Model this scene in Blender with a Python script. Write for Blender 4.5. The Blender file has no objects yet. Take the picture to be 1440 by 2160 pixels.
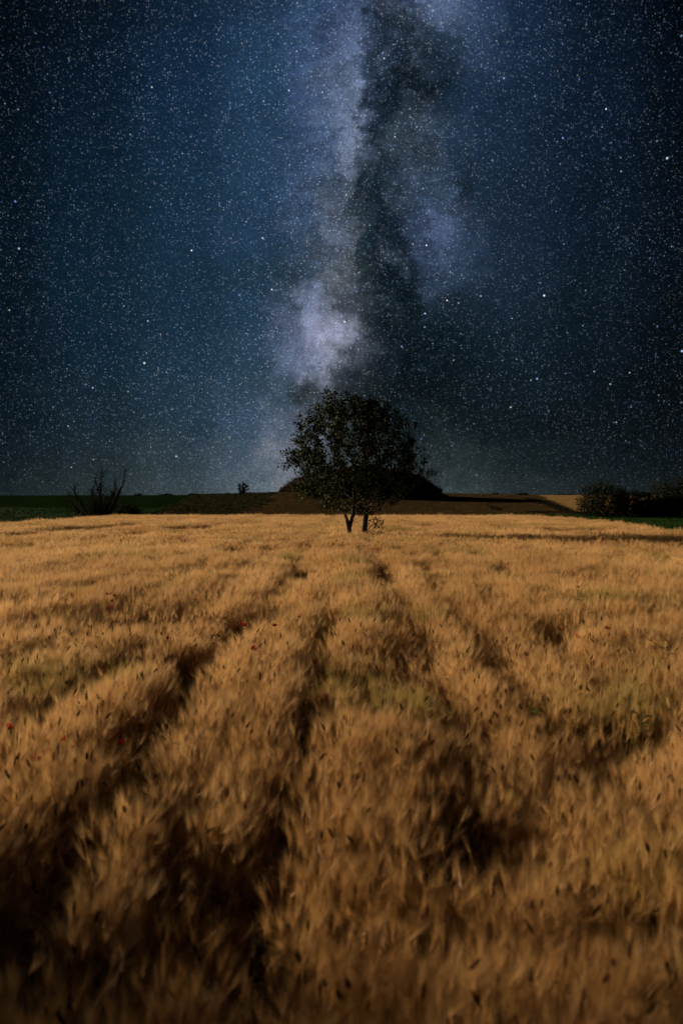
import bpy, math, random
import numpy as np
from mathutils import Vector, Matrix

S = bpy.context.scene
COL = S.collection
R = math.radians
RNG = np.random.default_rng(7)

# ------------------------------------------------------------------ camera
CAM_Z = 2.45
FPX = 1680.0                      # focal length in photograph pixels (1440 x 2160)
cam_d = bpy.data.cameras.new('camera')
cam = bpy.data.objects.new('camera', cam_d)
COL.objects.link(cam)
cam.location = (0, 0, CAM_Z)
cam.rotation_euler = (R(90 - 1.19), 0, R(0.68))
cam_d.lens = 36.0 * FPX / 2160.0
cam_d.sensor_width = 36.0
cam_d.sensor_fit = 'AUTO'
cam_d.clip_start = 0.05
cam_d.clip_end = 20000
cam_d.dof.use_dof = True
cam_d.dof.focus_distance = 24.0
cam_d.dof.aperture_fstop = 1.7
S.camera = cam

S.view_settings.view_transform = 'Standard'
S.view_settings.look = 'None'
S.view_settings.exposure = 0.5
S.view_settings.gamma = 1.0
S.render.engine = 'CYCLES'
S.cycles.use_denoising = True
S.cycles.denoiser = 'OPENIMAGEDENOISE'
S.cycles.denoising_input_passes = 'RGB_ALBEDO_NORMAL'
S.cycles.denoising_prefilter = 'ACCURATE'
S.cycles.max_bounces = 5
S.cycles.diffuse_bounces = 2
S.cycles.glossy_bounces = 2
S.cycles.transmission_bounces = 3
S.cycles.sample_clamp_indirect = 2.0

# ------------------------------------------------------------------ low moon / sun
SUN_EL, SUN_BEHIND = R(12.0), R(20.0)
to_sun = Vector((-math.cos(SUN_EL) * math.cos(SUN_BEHIND), math.cos(SUN_EL) * math.sin(SUN_BEHIND), math.sin(SUN_EL)))
sun_d = bpy.data.lights.new('sun', 'SUN')
sun_d.energy = 5.0
sun_d.color = (1.0, 0.80, 0.545)
sun_d.angle = R(0.5)
sun = bpy.data.objects.new('sun', sun_d)
COL.objects.link(sun)
sun.rotation_euler = (-to_sun).to_track_quat('-Z', 'Y').to_euler()
sun.location = (-30, 10, 20)

# ------------------------------------------------------------------ helpers for nodes
def lin(c):
    return tuple(((v / 255.0) / 12.92 if v / 255.0 <= 0.04045 else ((v / 255.0 + 0.055) / 1.055) ** 2.4) for v in c)

class NT:
    """Small wrapper that adds nodes to a tree."""
    def __init__(s, tree):
        s.t = tree
        s.n = tree.nodes
        s.l = tree.links
    def put(s, sock, v):
        if isinstance(v, bpy.types.NodeSocket):
            s.l.new(v, sock)
        elif isinstance(v, (tuple, list)) and len(v) == 3 and sock.type == 'RGBA':
            sock.default_value = (*v, 1)
        else:
            sock.default_value = v
    def math(s, op, a, b=0.0, c=None, clamp=False):
        n = s.n.new('ShaderNodeMath'); n.operation = op; n.use_clamp = clamp
        s.put(n.inputs[0], a); s.put(n.inputs[1], b)
        if c is not None: s.put(n.inputs[2], c)
        return n.outputs[0]
    def vmath(s, op, a, b=(0, 0, 0), scale=None):
        n = s.n.new('ShaderNodeVectorMath'); n.operation = op
        s.put(n.inputs[0], a)
        if scale is not None: s.put(n.inputs['Scale'], scale)
        else: s.put(n.inputs[1], b)
        return n.outputs[0]
    def smooth(s, v, a, b, lo=0.0, hi=1.0, kind='SMOOTHSTEP'):
        n = s.n.new('ShaderNodeMapRange'); n.interpolation_type = kind
        s.put(n.inputs['Value'], v)
        n.inputs['From Min'].default_value = a; n.inputs['From Max'].default_value = b
        n.inputs['To Min'].default_value = lo; n.inputs['To Max'].default_value = hi
        return n.outputs[0]
    def mix(s, f, a, b, mode='MIX'):
        n = s.n.new('ShaderNodeMix'); n.data_type = 'RGBA'; n.blend_type = mode
        s.put(n.inputs[0], f); s.put(n.inputs[6], a); s.put(n.inputs[7], b)
        return n.outputs[2]
    def noise(s, vec, scale, detail=4, rough=0.55, dist=0.0):
        n = s.n.new('ShaderNodeTexNoise')
        if vec is not None: s.put(n.inputs['Vector'], vec)
        n.inputs['Scale'].default_value = scale; n.inputs['Detail'].default_value = detail
        n.inputs['Roughness'].default_value = rough; n.inputs['Distortion'].default_value = dist
        return n.outputs
    def ramp(s, f, stops, interp='LINEAR'):
        n = s.n.new('ShaderNodeValToRGB'); r = n.color_ramp; r.interpolation = interp
        e = r.elements
        while len(e) < len(stops): e.new(0.5)
        for i, (p, c) in enumerate(stops):
            e[i].position = p; e[i].color = (*c, 1)
        s.put(n.inputs[0], f)
        return n.outputs[0]
    def xyz(s, v):
        n = s.n.new('ShaderNodeSeparateXYZ'); s.put(n.inputs[0], v); return n.outputs
    def comb(s, x, y, z=0.0):
        n = s.n.new('ShaderNodeCombineXYZ')
        s.put(n.inputs[0], x); s.put(n.inputs[1], y); s.put(n.inputs[2], z)
        return n.outputs[0]

# ------------------------------------------------------------------ the night sky (by direction, at infinity)
# rows of the sky: height above the horizon (photograph pixels at FPX), colours along the azimuth
SKY_ROWS = [
 (1046, [(0,(34,42,48)),(200,(46,54,60)),(400,(62,69,79)),(560,(84,88,102)),(620,(100,99,112)),(700,(84,87,97)),(850,(64,68,72)),(950,(50,56,60)),(1100,(40,47,51)),(1300,(33,39,43)),(1440,(29,35,39))]),
 (960, [(0,(22,32,40)),(200,(36,46,56)),(400,(50,60,74)),(520,(68,77,98)),(600,(94,95,112)),(660,(82,85,98)),(760,(56,60,64)),(850,(40,46,50)),(950,(34,42,46)),(1100,(24,34,39)),(1300,(20,28,34)),(1440,(16,23,28))]),
 (890, [(0,(14,26,37)),(200,(26,41,56)),(400,(38,53,72)),(520,(52,66,92)),(600,(76,82,104)),(660,(88,89,106)),(710,(50,54,58)),(800,(24,32,36)),(900,(18,27,31)),(1000,(15,26,31)),(1200,(14,24,30)),(1440,(10,17,22))]),
 (825, [(0,(11,24,36)),(200,(24,41,58)),(400,(34,52,74)),(520,(44,60,83)),(590,(54,66,85)),(640,(34,44,50)),(690,(52,56,62)),(730,(26,36,40)),(790,(20,29,33)),(860,(11,20,25)),(960,(11,22,27)),(1100,(16,28,37)),(1300,(11,22,30)),(1440,(8,14,19))]),
 (765, [(0,(10,23,36)),(200,(20,40,60)),(400,(29,50,74)),(540,(40,57,80)),(620,(74,84,112)),(685,(106,108,130)),(722,(52,58,62)),(745,(20,30,32)),(800,(12,22,27)),(880,(7,17,22)),(960,(11,22,29)),(1080,(18,31,43)),(1250,(13,25,36)),(1440,(7,14,20))]),
 (705, [(0,(9,22,36)),(200,(18,38,60)),(400,(26,47,72)),(540,(36,54,78)),(610,(66,75,102)),(655,(98,102,132)),(695,(118,118,144)),(732,(100,99,118)),(766,(34,42,46)),(800,(12,22,27)),(880,(7,17,22)),(950,(12,24,33)),(1040,(20,34,48)),(1250,(14,27,39)),(1440,(7,14,21))]),
 (645, [(0,(8,22,36)),(200,(16,37,58)),(400,(24,46,70)),(540,(30,50,74)),(610,(48,60,82)),(655,(96,102,132)),(695,(70,76,90)),(720,(26,34,38)),(745,(34,42,46)),(775,(30,38,42)),(810,(10,20,25)),(880,(9,19,25)),(940,(20,32,45)),(1020,(24,38,55)),(1250,(15,29,42)),(1440,(8,15,23))]),
 (585, [(0,(8,22,36)),(200,(16,37,58)),(400,(24,46,70)),(560,(29,47,67)),(630,(38,52,68)),(690,(64,71,86)),(740,(78,80,90)),(765,(32,40,44)),(795,(9,19,26)),(850,(10,20,28)),(900,(34,46,66)),(955,(42,55,78)),(1060,(26,41,60)),(1250,(15,30,45)),(1440,(8,16,25))]),
 (500, [(0,(7,21,36)),(200,(15,36,58)),(400,(24,46,73)),(560,(33,52,80)),(640,(48,62,88)),(700,(72,78,98)),(740,(66,71,84)),(768,(20,30,38)),(795,(10,20,29)),(835,(14,24,33)),(868,(46,57,84)),(920,(66,75,108)),(985,(42,55,80)),(1060,(25,40,62)),(1250,(14,30,48)),(1440,(7,16,26))]),
 (400, [(0,(6,19,34)),(200,(14,34,58)),(400,(22,44,74)),(560,(34,54,88)),(640,(48,63,97)),(700,(62,72,98)),(738,(66,73,94)),(762,(22,32,43)),(790,(10,20,30)),(822,(28,38,52)),(865,(50,61,88)),(940,(42,55,82)),(975,(16,28,42)),(1010,(26,42,64)),(1100,(22,38,63)),(1250,(13,29,50)),(1440,(6,15,26))]),
 (300, [(0,(5,17,31)),(200,(12,31,56)),(400,(20,42,74)),(560,(33,53,86)),(640,(46,62,97)),(690,(64,76,112)),(735,(96,102,138)),(765,(36,45,64)),(795,(11,21,32)),(830,(34,43,56)),(880,(46,55,72)),(950,(33,48,76)),(1050,(25,42,70)),(1200,(15,32,56)),(1440,(5,14,24))]),
 (200, [(0,(5,15,28)),(200,(10,27,50)),(400,(19,40,73)),(560,(32,53,87)),(650,(52,68,107)),(710,(80,91,130)),(750,(92,100,138)),(783,(36,45,66)),(820,(12,21,33)),(870,(14,24,36)),(930,(20,33,51)),(1000,(27,43,71)),(1100,(23,40,70)),(1250,(13,29,53)),(1440,(5,12,22))]),
 (100, [(0,(4,12,23)),(200,(8,22,42)),(400,(18,37,69)),(560,(31,52,86)),(650,(48,65,104)),(720,(70,80,122)),(760,(66,75,112)),(800,(30,39,58)),(845,(20,29,42)),(890,(40,49,68)),(930,(30,42,64)),(1000,(46,61,97)),(1100,(26,43,75)),(1250,(12,27,49)),(1440,(4,10,19))]),
 (0, [(0,(3,10,19)),(200,(7,19,36)),(400,(16,33,61)),(560,(27,46,76)),(650,(38,56,90)),(720,(50,64,103)),(770,(46,56,88)),(815,(20,29,46)),(850,(32,41,64)),(895,(72,82,122)),(945,(76,88,130)),(1010,(46,62,101)),(1100,(24,41,73)),(1250,(10,24,45)),(1440,(3,8,16))]),
 (-250, [(0,(3,9,17)),(300,(9,20,40)),(560,(22,38,70)),(720,(38,50,84)),(850,(48,58,92)),(950,(62,74,112)),(1100,(24,40,70)),(1300,(8,18,36)),(1440,(3,8,15))]),
]
world = bpy.data.worlds.new('World')
S.world = world
world.use_nodes = True
world.cycles.sampling_method = 'NONE'
W = NT(world.node_tree)
W.n.clear()
tc = W.n.new('ShaderNodeTexCoord').outputs['Generated']
dx, dy, dz = W.xyz(tc)
dyc = W.math('MAXIMUM', W.math('ABSOLUTE', dy), 0.06)
u0 = W.math('DIVIDE', dx, dyc)
v0 = W.math('DIVIDE', dz, dyc)
uv = W.comb(u0, v0, 0.0)
# ragged, billowing edges of the dust lanes: warp the lookup by layered noise
wa = W.noise(uv, 7.0, 2, 0.5)[1]
wb = W.noise(uv, 26.0, 8, 0.68)[1]
wa = W.vmath('SCALE', W.vmath('SUBTRACT', wa, (0.5, 0.5, 0.5)), scale=0.030)
wb = W.vmath('SCALE', W.vmath('SUBTRACT', wb, (0.5, 0.5, 0.5)), scale=0.10)
uvw = W.vmath('ADD', uv, W.vmath('ADD', wa, wb))
u, v, _ = W.xyz(uvw)
XA, XB = -60.0, 1500.0
uf = W.smooth(u, (XA - 740) / FPX, (XB - 740) / FPX, 0, 1, 'LINEAR')
sky = None
prev = None
for py, stops in SKY_ROWS:
    rv = (1045 - py) / FPX
    def grade(x, c):
        r_, g_, b_ = c
        k = 1.0 - 0.16 * min(1, max(0, (x - 1000) / 240)) - 0.08 * min(1, max(0, (420 - x) / 300))
        k *= 1.0 + 0.16 * math.exp(-((x - 610) / 190.0) ** 2) + 0.10 * math.exp(-((x - 930) / 60.0) ** 2)
        left = min(1, max(0, (640 - x) / 120))
        r_, g_, b_ = r_ * k * (0.94 - 0.06 * left), g_ * k * (0.99 - 0.03 * left), b_ * k * ((0.89 if py < 500 else 0.94) - 0.062 * left)
        lane = math.exp(-((x - 815) / 75.0) ** 2) if py < 800 else 0.0     # the dark lane is deep blue-green, not black
        return (r_ + 4 * lane, g_ + 7 * lane, b_ + 10 * lane)
    st = [((x - XA) / (XB - XA), lin(grade(x, c))) for x, c in stops]
    rc = W.ramp(uf, st, 'EASE')
    sky = rc if sky is None else W.mix(W.smooth(v, prev, rv), sky, rc)
    prev = rv
# cloudy structure: strongest where the Milky Way is bright
band = W.math('SUBTRACT', u0, W.math('MULTIPLY_ADD', v0, 0.04, 0.012))
bandm = W.math('SUBTRACT', 1.0, W.smooth(W.math('ABSOLUTE', band), 0.02, 0.17))
cl = W.noise(uv, 15.0, 8, 0.66, 0.5)[0]
cl2 = W.noise(uvw, 42.0, 8, 0.72, 0.8)[0]
clm = W.smooth(cl, 0.30, 0.70, 0.66, 1.40, 'LINEAR')
clm = W.math('MULTIPLY', clm, W.smooth(cl2, 0.28, 0.72, 0.62, 1.42, 'LINEAR'))
# branching filaments of dust
rid = W.math('ABSOLUTE', W.math('SUBTRACT', W.noise(uvw, 13.0, 6, 0.62, 1.2)[0], 0.5))
fil = W.smooth(rid, 0.0, 0.07, 0.55, 1.0)
clm = W.math('MULTIPLY', clm, fil)
clm = W.math('ADD', W.math('MULTIPLY', W.math('SUBTRACT', clm, 0.94), W.math('MULTIPLY_ADD', bandm, 0.80, 0.14)), 1.0)
# unresolved stars: a fine grain in the glow
gr = W.noise(tc, 520.0, 2, 0.6)[0]
clm = W.math('MULTIPLY', clm, W.smooth(gr, 0.25, 0.75, 0.62, 1.38, 'LINEAR'))
sky = W.vmath('SCALE', sky, scale=clm)
# wisps of faint star cloud drifting across the dark lane, and the soft round glow of the galactic core
wis = W.smooth(W.noise(uvw, 19.0, 8, 0.66, 0.4)[0], 0.47, 0.74)
lanem = W.math('SUBTRACT', 1.0, W.smooth(W.math('ABSOLUTE', W.math('SUBTRACT', u, 0.048)), 0.02, 0.13))
lanem = W.math('MULTIPLY', lanem, W.smooth(v0, 0.17, 0.33))
sky = W.vmath('ADD', sky, W.vmath('SCALE', (0.040, 0.052, 0.078), scale=W.math('MULTIPLY', wis, lanem)))
cu, cv = (692 - 740) / FPX, (1045 - 712) / FPX
cd = W.math('ADD', W.math('POWER', W.math('DIVIDE', W.math('SUBTRACT', u, cu), 0.042), 2.0), W.math('POWER', W.math('DIVIDE', W.math('SUBTRACT', v, cv), 0.050), 2.0))
core = W.math('MULTIPLY', W.math('EXPONENT', W.math('MULTIPLY', cd, -1.0)), W.smooth(cl, 0.3, 0.65, 0.5, 1.1))
sky = W.vmath('ADD', sky, W.vmath('SCALE', (0.105, 0.100, 0.145), scale=core))

def stars(scale, radius_px, gain, power, off):
    n = W.n.new('ShaderNodeTexVoronoi'); n.feature = 'F1'; n.voronoi_dimensions = '3D'
    W.put(n.inputs['Vector'], W.vmath('ADD', tc, off))
    n.inputs['Scale'].default_value = scale
    r = radius_px / 796.0 * scale
    d = W.math('DIVIDE', n.outputs['Distance'], r)
    g = W.math('SUBTRACT', 1.0, d, clamp=True)
    g = W.math('MULTIPLY', g, g)
    cr, cg, cb = W.xyz(n.outputs['Color'])
    b = W.math('MULTIPLY', W.math('POWER', cr, power), gain)
    col = W.ramp(cg, [(0.0, (0.28, 0.38, 1.0)), (0.40, (0.46, 0.62, 1.0)), (0.75, (0.74, 0.90, 1.0)), (0.9, (0.95, 1.0, 0.97)), (1.0, (1.0, 0.88, 0.80))])
    return W.vmath('SCALE', col, scale=W.math('MULTIPLY', g, b))
# star density follows the band; the dark corner of the sky keeps fewer faint ones
dens = W.noise(uv, 5.0, 3, 0.6)[0]
lum = W.xyz(sky)[1]
faintm = W.smooth(lum, 0.002, 0.06, 0.30, 1.15, 'LINEAR')
faintm = W.math('MULTIPLY', faintm, W.smooth(dens, 0.3, 0.7, 0.65, 1.35, 'LINEAR'))
low = W.smooth(v0, 0.0, 0.12, 0.40, 1.0)
clus = W.smooth(W.noise(tc, 22.0, 4, 0.7)[0], 0.36, 0.66, 0.12, 1.35)
s1 = stars(440.0, 1.0, 0.70, 2.6, (0.0, 0.0, 0.0))
s2 = stars(180.0, 1.02, 1.15, 4.5, (3.1, 1.7, 0.4))
s3 = stars(76.0, 1.10, 2.5, 3.6, (7.7, 2.1, 5.3))
s4 = stars(34.0, 1.45, 3.4, 2.2, (1.3, 9.1, 2.3))
small = W.vmath('SCALE', s1, scale=W.math('MULTIPLY', faintm, low))
big = W.vmath('ADD', W.vmath('SCALE', s2, scale=W.math('MULTIPLY', clus, W.math('MULTIPLY_ADD', faintm, 0.5, 0.5))), W.vmath('ADD', s3, s4))
sky = W.vmath('ADD', sky, W.vmath('ADD', small, W.vmath('SCALE', big, scale=low)))
bg = W.n.new('ShaderNodeBackground')
W.l.new(sky, bg.inputs['Color'])
bg.inputs['Strength'].default_value = 0.707
out = W.n.new('ShaderNodeOutputWorld')
W.l.new(bg.outputs[0], out.inputs['Surface'])

# ------------------------------------------------------------------ general helpers
def px_ray(x, y):
    d = Vector(((x - 720) / FPX, -(y - 1080) / FPX, -1.0))
    return (cam.rotation_euler.to_matrix() @ d).normalized()

def on_plane(x, y, z):
    """Where the line of sight of photograph pixel (x, y) meets height z: used to measure the place."""
    d = px_ray(x, y)
    t = (z - CAM_Z) / d.z
    return Vector((d.x * t, d.y * t, z))

def at_depth(x, y, Y):
    d = px_ray(x, y)
    t = Y / d.y
    return Vector((d.x * t, Y, CAM_Z + d.z * t))

def _hash(ix, iy, seed):
    h = (ix.astype(np.int64) * 374761393 + iy.astype(np.int64) * 668265263 + seed * 974634541) & 0xFFFFFFFF
    h = ((h ^ (h >> 13)) * 1274126177) & 0xFFFFFFFF
    h = h ^ (h >> 16)
    return (h & 0xFFFFFF) / float(0xFFFFFF)

def vnoise(x, y, seed=0):
    x = np.asarray(x, float); y = np.asarray(y, float)
    ix = np.floor(x); iy = np.floor(y)
    fx = x - ix; fy = y - iy
    fx = fx * fx * (3 - 2 * fx); fy = fy * fy * (3 - 2 * fy)
    ix = ix.astype(np.int64); iy = iy.astype(np.int64)
    a = _hash(ix, iy, seed); b = _hash(ix + 1, iy, seed)
    c = _hash(ix, iy + 1, seed); d = _hash(ix + 1, iy + 1, seed)
    return (a + (b - a) * fx + (c - a) * fy + (a - b - c + d) * fx * fy) * 2 - 1

def fbm(x, y, seed=0, octv=4):
    t = 0; amp = 1; tot = 0
    for k in range(octv):
        t = t + amp * vnoise(x * 2 ** k, y * 2 ** k, seed + k * 17); tot += amp; amp *= 0.5
    return t / tot

def sstep(x, a, b):
    t = np.clip((x - a) / (b - a), 0, 1)
    return t * t * (3 - 2 * t)

def mesh_obj(name, verts, faces, mats, parent=None, mat_idx=None, smooth=False):
    me = bpy.data.meshes.new(name)
    verts = np.asarray(verts, float)
    if isinstance(faces, np.ndarray):
        n, k = faces.shape
        me.vertices.add(len(verts)); me.vertices.foreach_set('co', verts.ravel())
        me.loops.add(n * k); me.loops.foreach_set('vertex_index', faces.ravel().astype(np.int32))
        me.polygons.add(n); me.polygons.foreach_set('loop_start', np.arange(0, n * k, k, dtype=np.int32))
        me.update(calc_edges=True)
    else:
        me.from_pydata([tuple(v) for v in verts], [], faces)
    for m in (mats if isinstance(mats, (list, tuple)) else [mats]): me.materials.append(m)
    if mat_idx is not None: me.polygons.foreach_set('material_index', np.asarray(mat_idx, np.int32))
    if smooth: me.polygons.foreach_set('use_smooth', np.ones(len(me.polygons), bool))
    me.validate(); me.update()
    o = bpy.data.objects.new(name, me)
    if parent is not None: o.parent = parent
    return o

def link(o):
    COL.objects.link(o); return o

def tag(o, label=None, cat=None, group=None, kind=None):
    if label: o['label'] = label
    if cat: o['category'] = cat
    if group: o['group'] = group
    if kind: o['kind'] = kind
    return o

def empty(name, loc, label, cat, group=None):
    o = bpy.data.objects.new(name, None); COL.objects.link(o)
    o.location = loc; o.empty_display_size = 0.3
    return tag(o, label, cat, group)

# ------------------------------------------------------------------ materials
def mat_new(name):
    m = bpy.data.materials.new(name); m.use_nodes = True
    t = NT(m.node_tree); t.n.clear()
    return m, t

def finish(t, shader):
    o = t.n.new('ShaderNodeOutputMaterial'); t.l.new(shader, o.inputs['Surface'])

def bsdf(t, col, rough=0.8, spec=0.2, normal=None):
    p = t.n.new('ShaderNodeBsdfPrincipled')
    t.put(p.inputs['Base Color'], col); p.inputs['Roughness'].default_value = rough
    p.inputs['Specular IOR Level'].default_value = spec
    if normal is not None: t.l.new(normal, p.inputs['Normal'])
    return p.outputs[0]

def leafy(t, col, trans, rough=0.6, spec=0.25):
    p = bsdf(t, col, rough, spec)
    tr = t.n.new('ShaderNodeBsdfTranslucent'); t.put(tr.inputs['Color'], col)
    m = t.n.new('ShaderNodeMixShader'); m.inputs[0].default_value = trans
    t.l.new(p, m.inputs[1]); t.l.new(tr.outputs[0], m.inputs[2])
    return m.outputs[0]

def inst_attr(t, name):
    a = t.n.new('ShaderNodeAttribute'); a.attribute_type = 'INSTANCER'; a.attribute_name = name
    return a.outputs

def straw_material(name, dry, pale, green, trans, spec=0.18):
    """Dry cereal: hue varies from plant to plant (tint) and patches stay greener (green)."""
    m, t = mat_new(name)
    tint = inst_attr(t, 'tint')[2]
    gr = inst_attr(t, 'green')[2]
    c = t.mix(tint, dry, pale)
    c = t.mix(gr, c, green)
    finish(t, leafy(t, c, trans, 0.5, spec))
    return m

M_AWN = straw_material('barley awn', (0.50, 0.285, 0.10), (0.83, 0.56, 0.26), (0.36, 0.28, 0.07), 0.40, 0.35)
M_EAR = straw_material('barley ear', (0.34, 0.17, 0.055), (0.50, 0.28, 0.10), (0.20, 0.16, 0.04), 0.15)
M_STALK = straw_material('barley stalk', (0.30, 0.165, 0.06), (0.46, 0.27, 0.10), (0.13, 0.14, 0.03), 0.2, 0.02)
M_DARK = straw_material('ripe dark ear', (0.045, 0.022, 0.010), (0.07, 0.034, 0.014), (0.03, 0.03, 0.01), 0.05, 0.0)

def plain_leaf(name, a, b, trans=0.25, rough=0.6, spec=0.06):
    m, t = mat_new(name)
    g = t.n.new('ShaderNodeNewGeometry')
    c = t.mix(g.outputs['Random Per Island'], a, b)
    finish(t, leafy(t, c, trans, rough, spec))
    return m
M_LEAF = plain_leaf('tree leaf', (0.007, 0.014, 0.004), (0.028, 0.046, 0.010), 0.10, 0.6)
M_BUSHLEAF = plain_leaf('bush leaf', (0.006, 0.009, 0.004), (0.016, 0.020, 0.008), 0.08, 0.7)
M_SCRUB = plain_leaf('hill scrub', (0.020, 0.012, 0.006), (0.045, 0.026, 0.011), 0.1, 0.8)
M_GRASS = plain_leaf('green grass', (0.010, 0.034, 0.006), (0.026, 0.066, 0.011), 0.2, 0.6)
M_WEED = plain_leaf('weed leaf', (0.05, 0.07, 0.012), (0.13, 0.13, 0.025), 0.25, 0.6)

def bark_material(name, a, b):
    m, t = mat_new(name)
    tcn = t.n.new('ShaderNodeTexCoord').outputs['Object']
    vec = t.vmath('MULTIPLY', tcn, (14, 14, 4))
    n = t.noise(vec, 1.0, 5, 0.65)[0]
    c = t.mix(t.smooth(n, 0.35, 0.65), a, b)
    bp = t.n.new('ShaderNodeBump'); bp.inputs['Strength'].default_value = 0.7; bp.inputs['Distance'].default_value = 0.02
    t.l.new(n, bp.inputs['Height'])
    finish(t, bsdf(t, c, 0.9, 0.03, bp.outputs[0]))
    return m
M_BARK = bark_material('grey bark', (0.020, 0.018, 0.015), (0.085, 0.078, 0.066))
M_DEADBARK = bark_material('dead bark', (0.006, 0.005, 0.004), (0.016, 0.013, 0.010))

def ground_material(name, a, b, sc, bump=0.5, dist=0.08, stretch=(1, 1, 1), stripes=None):
    m, t = mat_new(name)
    g = t.n.new('ShaderNodeTexCoord').outputs['Object']
    vec = t.vmath('MULTIPLY', g, stretch)
    n = t.noise(vec, sc, 8, 0.65)[0]
    n2 = t.noise(g, sc * 0.11, 4, 0.6)[0]
    h = t.math('MULTIPLY_ADD', n2, 0.5, t.math('MULTIPLY', n, 0.7))
    if stripes:
        w = t.n.new('ShaderNodeTexWave'); w.bands_direction = 'X'
        mp = t.n.new('ShaderNodeMapping'); mp.inputs['Rotation'].default_value = (0, 0, stripes[1]); mp.inputs['Scale'].default_value = (stripes[0],) * 3
        t.l.new(g, mp.inputs[0]); t.l.new(mp.outputs[0], w.inputs[0])
        w.inputs['Distortion'].default_value = 3.0; w.inputs['Detail'].default_value = 3; w.inputs['Detail Scale'].default_value = 1.5
        h = t.math('MULTIPLY_ADD', w.outputs['Fac'], stripes[2], h)
    c = t.mix(t.smooth(h, 0.35, 0.85 + (stripes[2] * 0.5 if stripes else 0)), a, b)
    bp = t.n.new('ShaderNodeBump'); bp.inputs['Strength'].default_value = bump; bp.inputs['Distance'].default_value = dist
    t.l.new(h, bp.inputs['Height'])
    finish(t, bsdf(t, c, 1.0, 0.0, bp.outputs[0]))
    return m
M_SOIL = ground_material('soil', (0.030, 0.020, 0.012), (0.060, 0.042, 0.026), 6.0)
M_MEADOW = ground_material('meadow', (0.0040, 0.0110, 0.0034), (0.011, 0.026, 0.006), 1.2, 0.8, 0.3)
M_MOWN = ground_material('mown hay rows', (0.005, 0.008, 0.003), (0.034, 0.036, 0.014), 0.9, 0.8, 0.4, stripes=(0.11, R(-35), 0.9))
M_STUBBLE = ground_material('stubble', (0.045, 0.030, 0.013), (0.090, 0.060, 0.027), 1.4, 0.6, 0.2, stripes=(0.05, R(80), 0.08))
M_FAR = ground_material('far golden field', (0.26, 0.16, 0.06), (0.36, 0.23, 0.09), 0.6, 0.5, 0.2)
M_HILL = ground_material('hill earth', (0.018, 0.013, 0.007), (0.040, 0.026, 0.012), 0.8, 0.9, 0.4)

# ------------------------------------------------------------------ terrain
FIELD_END = 61.0
def terrain(x, y):
    x = np.asarray(x, float); y = np.asarray(y, float)
    uu = x / np.maximum(y, 30.0)
    crest = 2.45 + 0.80 * np.exp(-(uu / 0.13) ** 2) + 0.06 * fbm(x / 30, y / 30, 5, 3)
    z = crest * sstep(y, 66.0, 165.0)
    z = z - 0.35 * sstep(y, 170.0, 320.0)
    z = z + 0.10 * fbm(x / 14, y / 14, 9, 3) * sstep(y, 70, 100)
    return z

def grid_sheet(name, us, ys, mat, lift, keep=None, kind='structure'):
    U, Y = np.meshgrid(us, ys)
    X = U * np.maximum(Y, 1.0)
    Z = terrain(X, Y) + lift
    nv, nu = U.shape
    V = np.stack([X.ravel(), Y.ravel(), Z.ravel()], 1)
    i, j = np.meshgrid(np.arange(nu - 1), np.arange(nv - 1))
    a = (j * nu + i).ravel()
    F = np.stack([a, a + 1, a + nu + 1, a + nu], 1)
    if keep is not None:
        c = V[F].mean(1)
        F = F[keep(c[:, 0], c[:, 1])]
        used = np.unique(F); rm = np.full(len(V), -1); rm[used] = np.arange(len(used))
        V = V[used]; F = rm[F]
    o = link(mesh_obj(name, V, F, mat, smooth=True))
    tag(o, kind=kind)
    return o

# the base sheet reaches the horizon
def spaced(lo, hi, n, p):
    t = np.linspace(-1, 1, n)
    s = np.sign(t) * np.abs(t) ** p
    return np.where(s < 0, -s * lo, s * hi)
gx = spaced(-6000.0, 6000.0, 121, 3.0); gy = spaced(-3000.0, 9000.0, 141, 3.0)
GX, GY = np.meshgrid(gx, gy)
GZ = terrain(GX, GY) - 0.25 * sstep(GY, 62, 75)
V = np.stack([GX.ravel(), GY.ravel(), GZ.ravel()], 1)
i, j = np.meshgrid(np.arange(len(gx) - 1), np.arange(len(gy) - 1))
a = (j * len(gx) + i).ravel()
tag(link(mesh_obj('ground', V, np.stack([a, a + 1, a + len(gx) + 1, a + len(gx)], 1), M_SOIL, smooth=True)), 'dark soil under the crop, reaching out to the horizon', 'ground', kind='structure')

us = np.linspace(-1.0, 0.9, 760)
ys = 30.0 * (2200 / 30.0) ** np.linspace(0, 1, 260)
def line_u(pts):
    """Border between two fields as u = x / y along depth y, measured at a few points."""
    p = np.array(pts)
    return lambda y: np.interp(y, p[:, 0], p[:, 1])
F_LEFT = lambda y: -18.2 + 0.6 * np.sin(y / 9.0) - 0.02 * (y - 45)
F_RIGHT = lambda y: 14.6 + 0.35 * np.sin(y / 6.0)
b1 = line_u([(60, -0.285), (85, -0.262), (100, -0.236), (120, -0.212), (150, -0.195), (170, -0.19), (2500, -0.19)])     # meadow | mown hay
b2 = line_u([(60, -0.21), (85, -0.149), (105, -0.110), (140, -0.088), (170, -0.085), (2500, -0.085)])   # mown hay | stubble
b3 = line_u([(60, 0.30), (80, 0.285), (100, 0.27), (130, 0.245), (165, 0.228), (200, 0.22), (2500, 0.2)])  # stubble | far gold
wob = lambda x, y: 0.006 * fbm(x / 4, y / 6, 31, 3)
def k_meadow(x, y): return ((x / y + wob(x, y) < b1(y)) & (y > 60.5)) | ((x < F_LEFT(y)) & (y <= 60.5))
def k_green(x, y): return (x > F_RIGHT(y)) & (y < 84 + 2 * np.sin(x / 5))
def k_mown(x, y): return (x / y + wob(x, y) >= b1(y)) & (x / y + wob(x, y) < b2(y)) & (y > 60.5)
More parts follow.
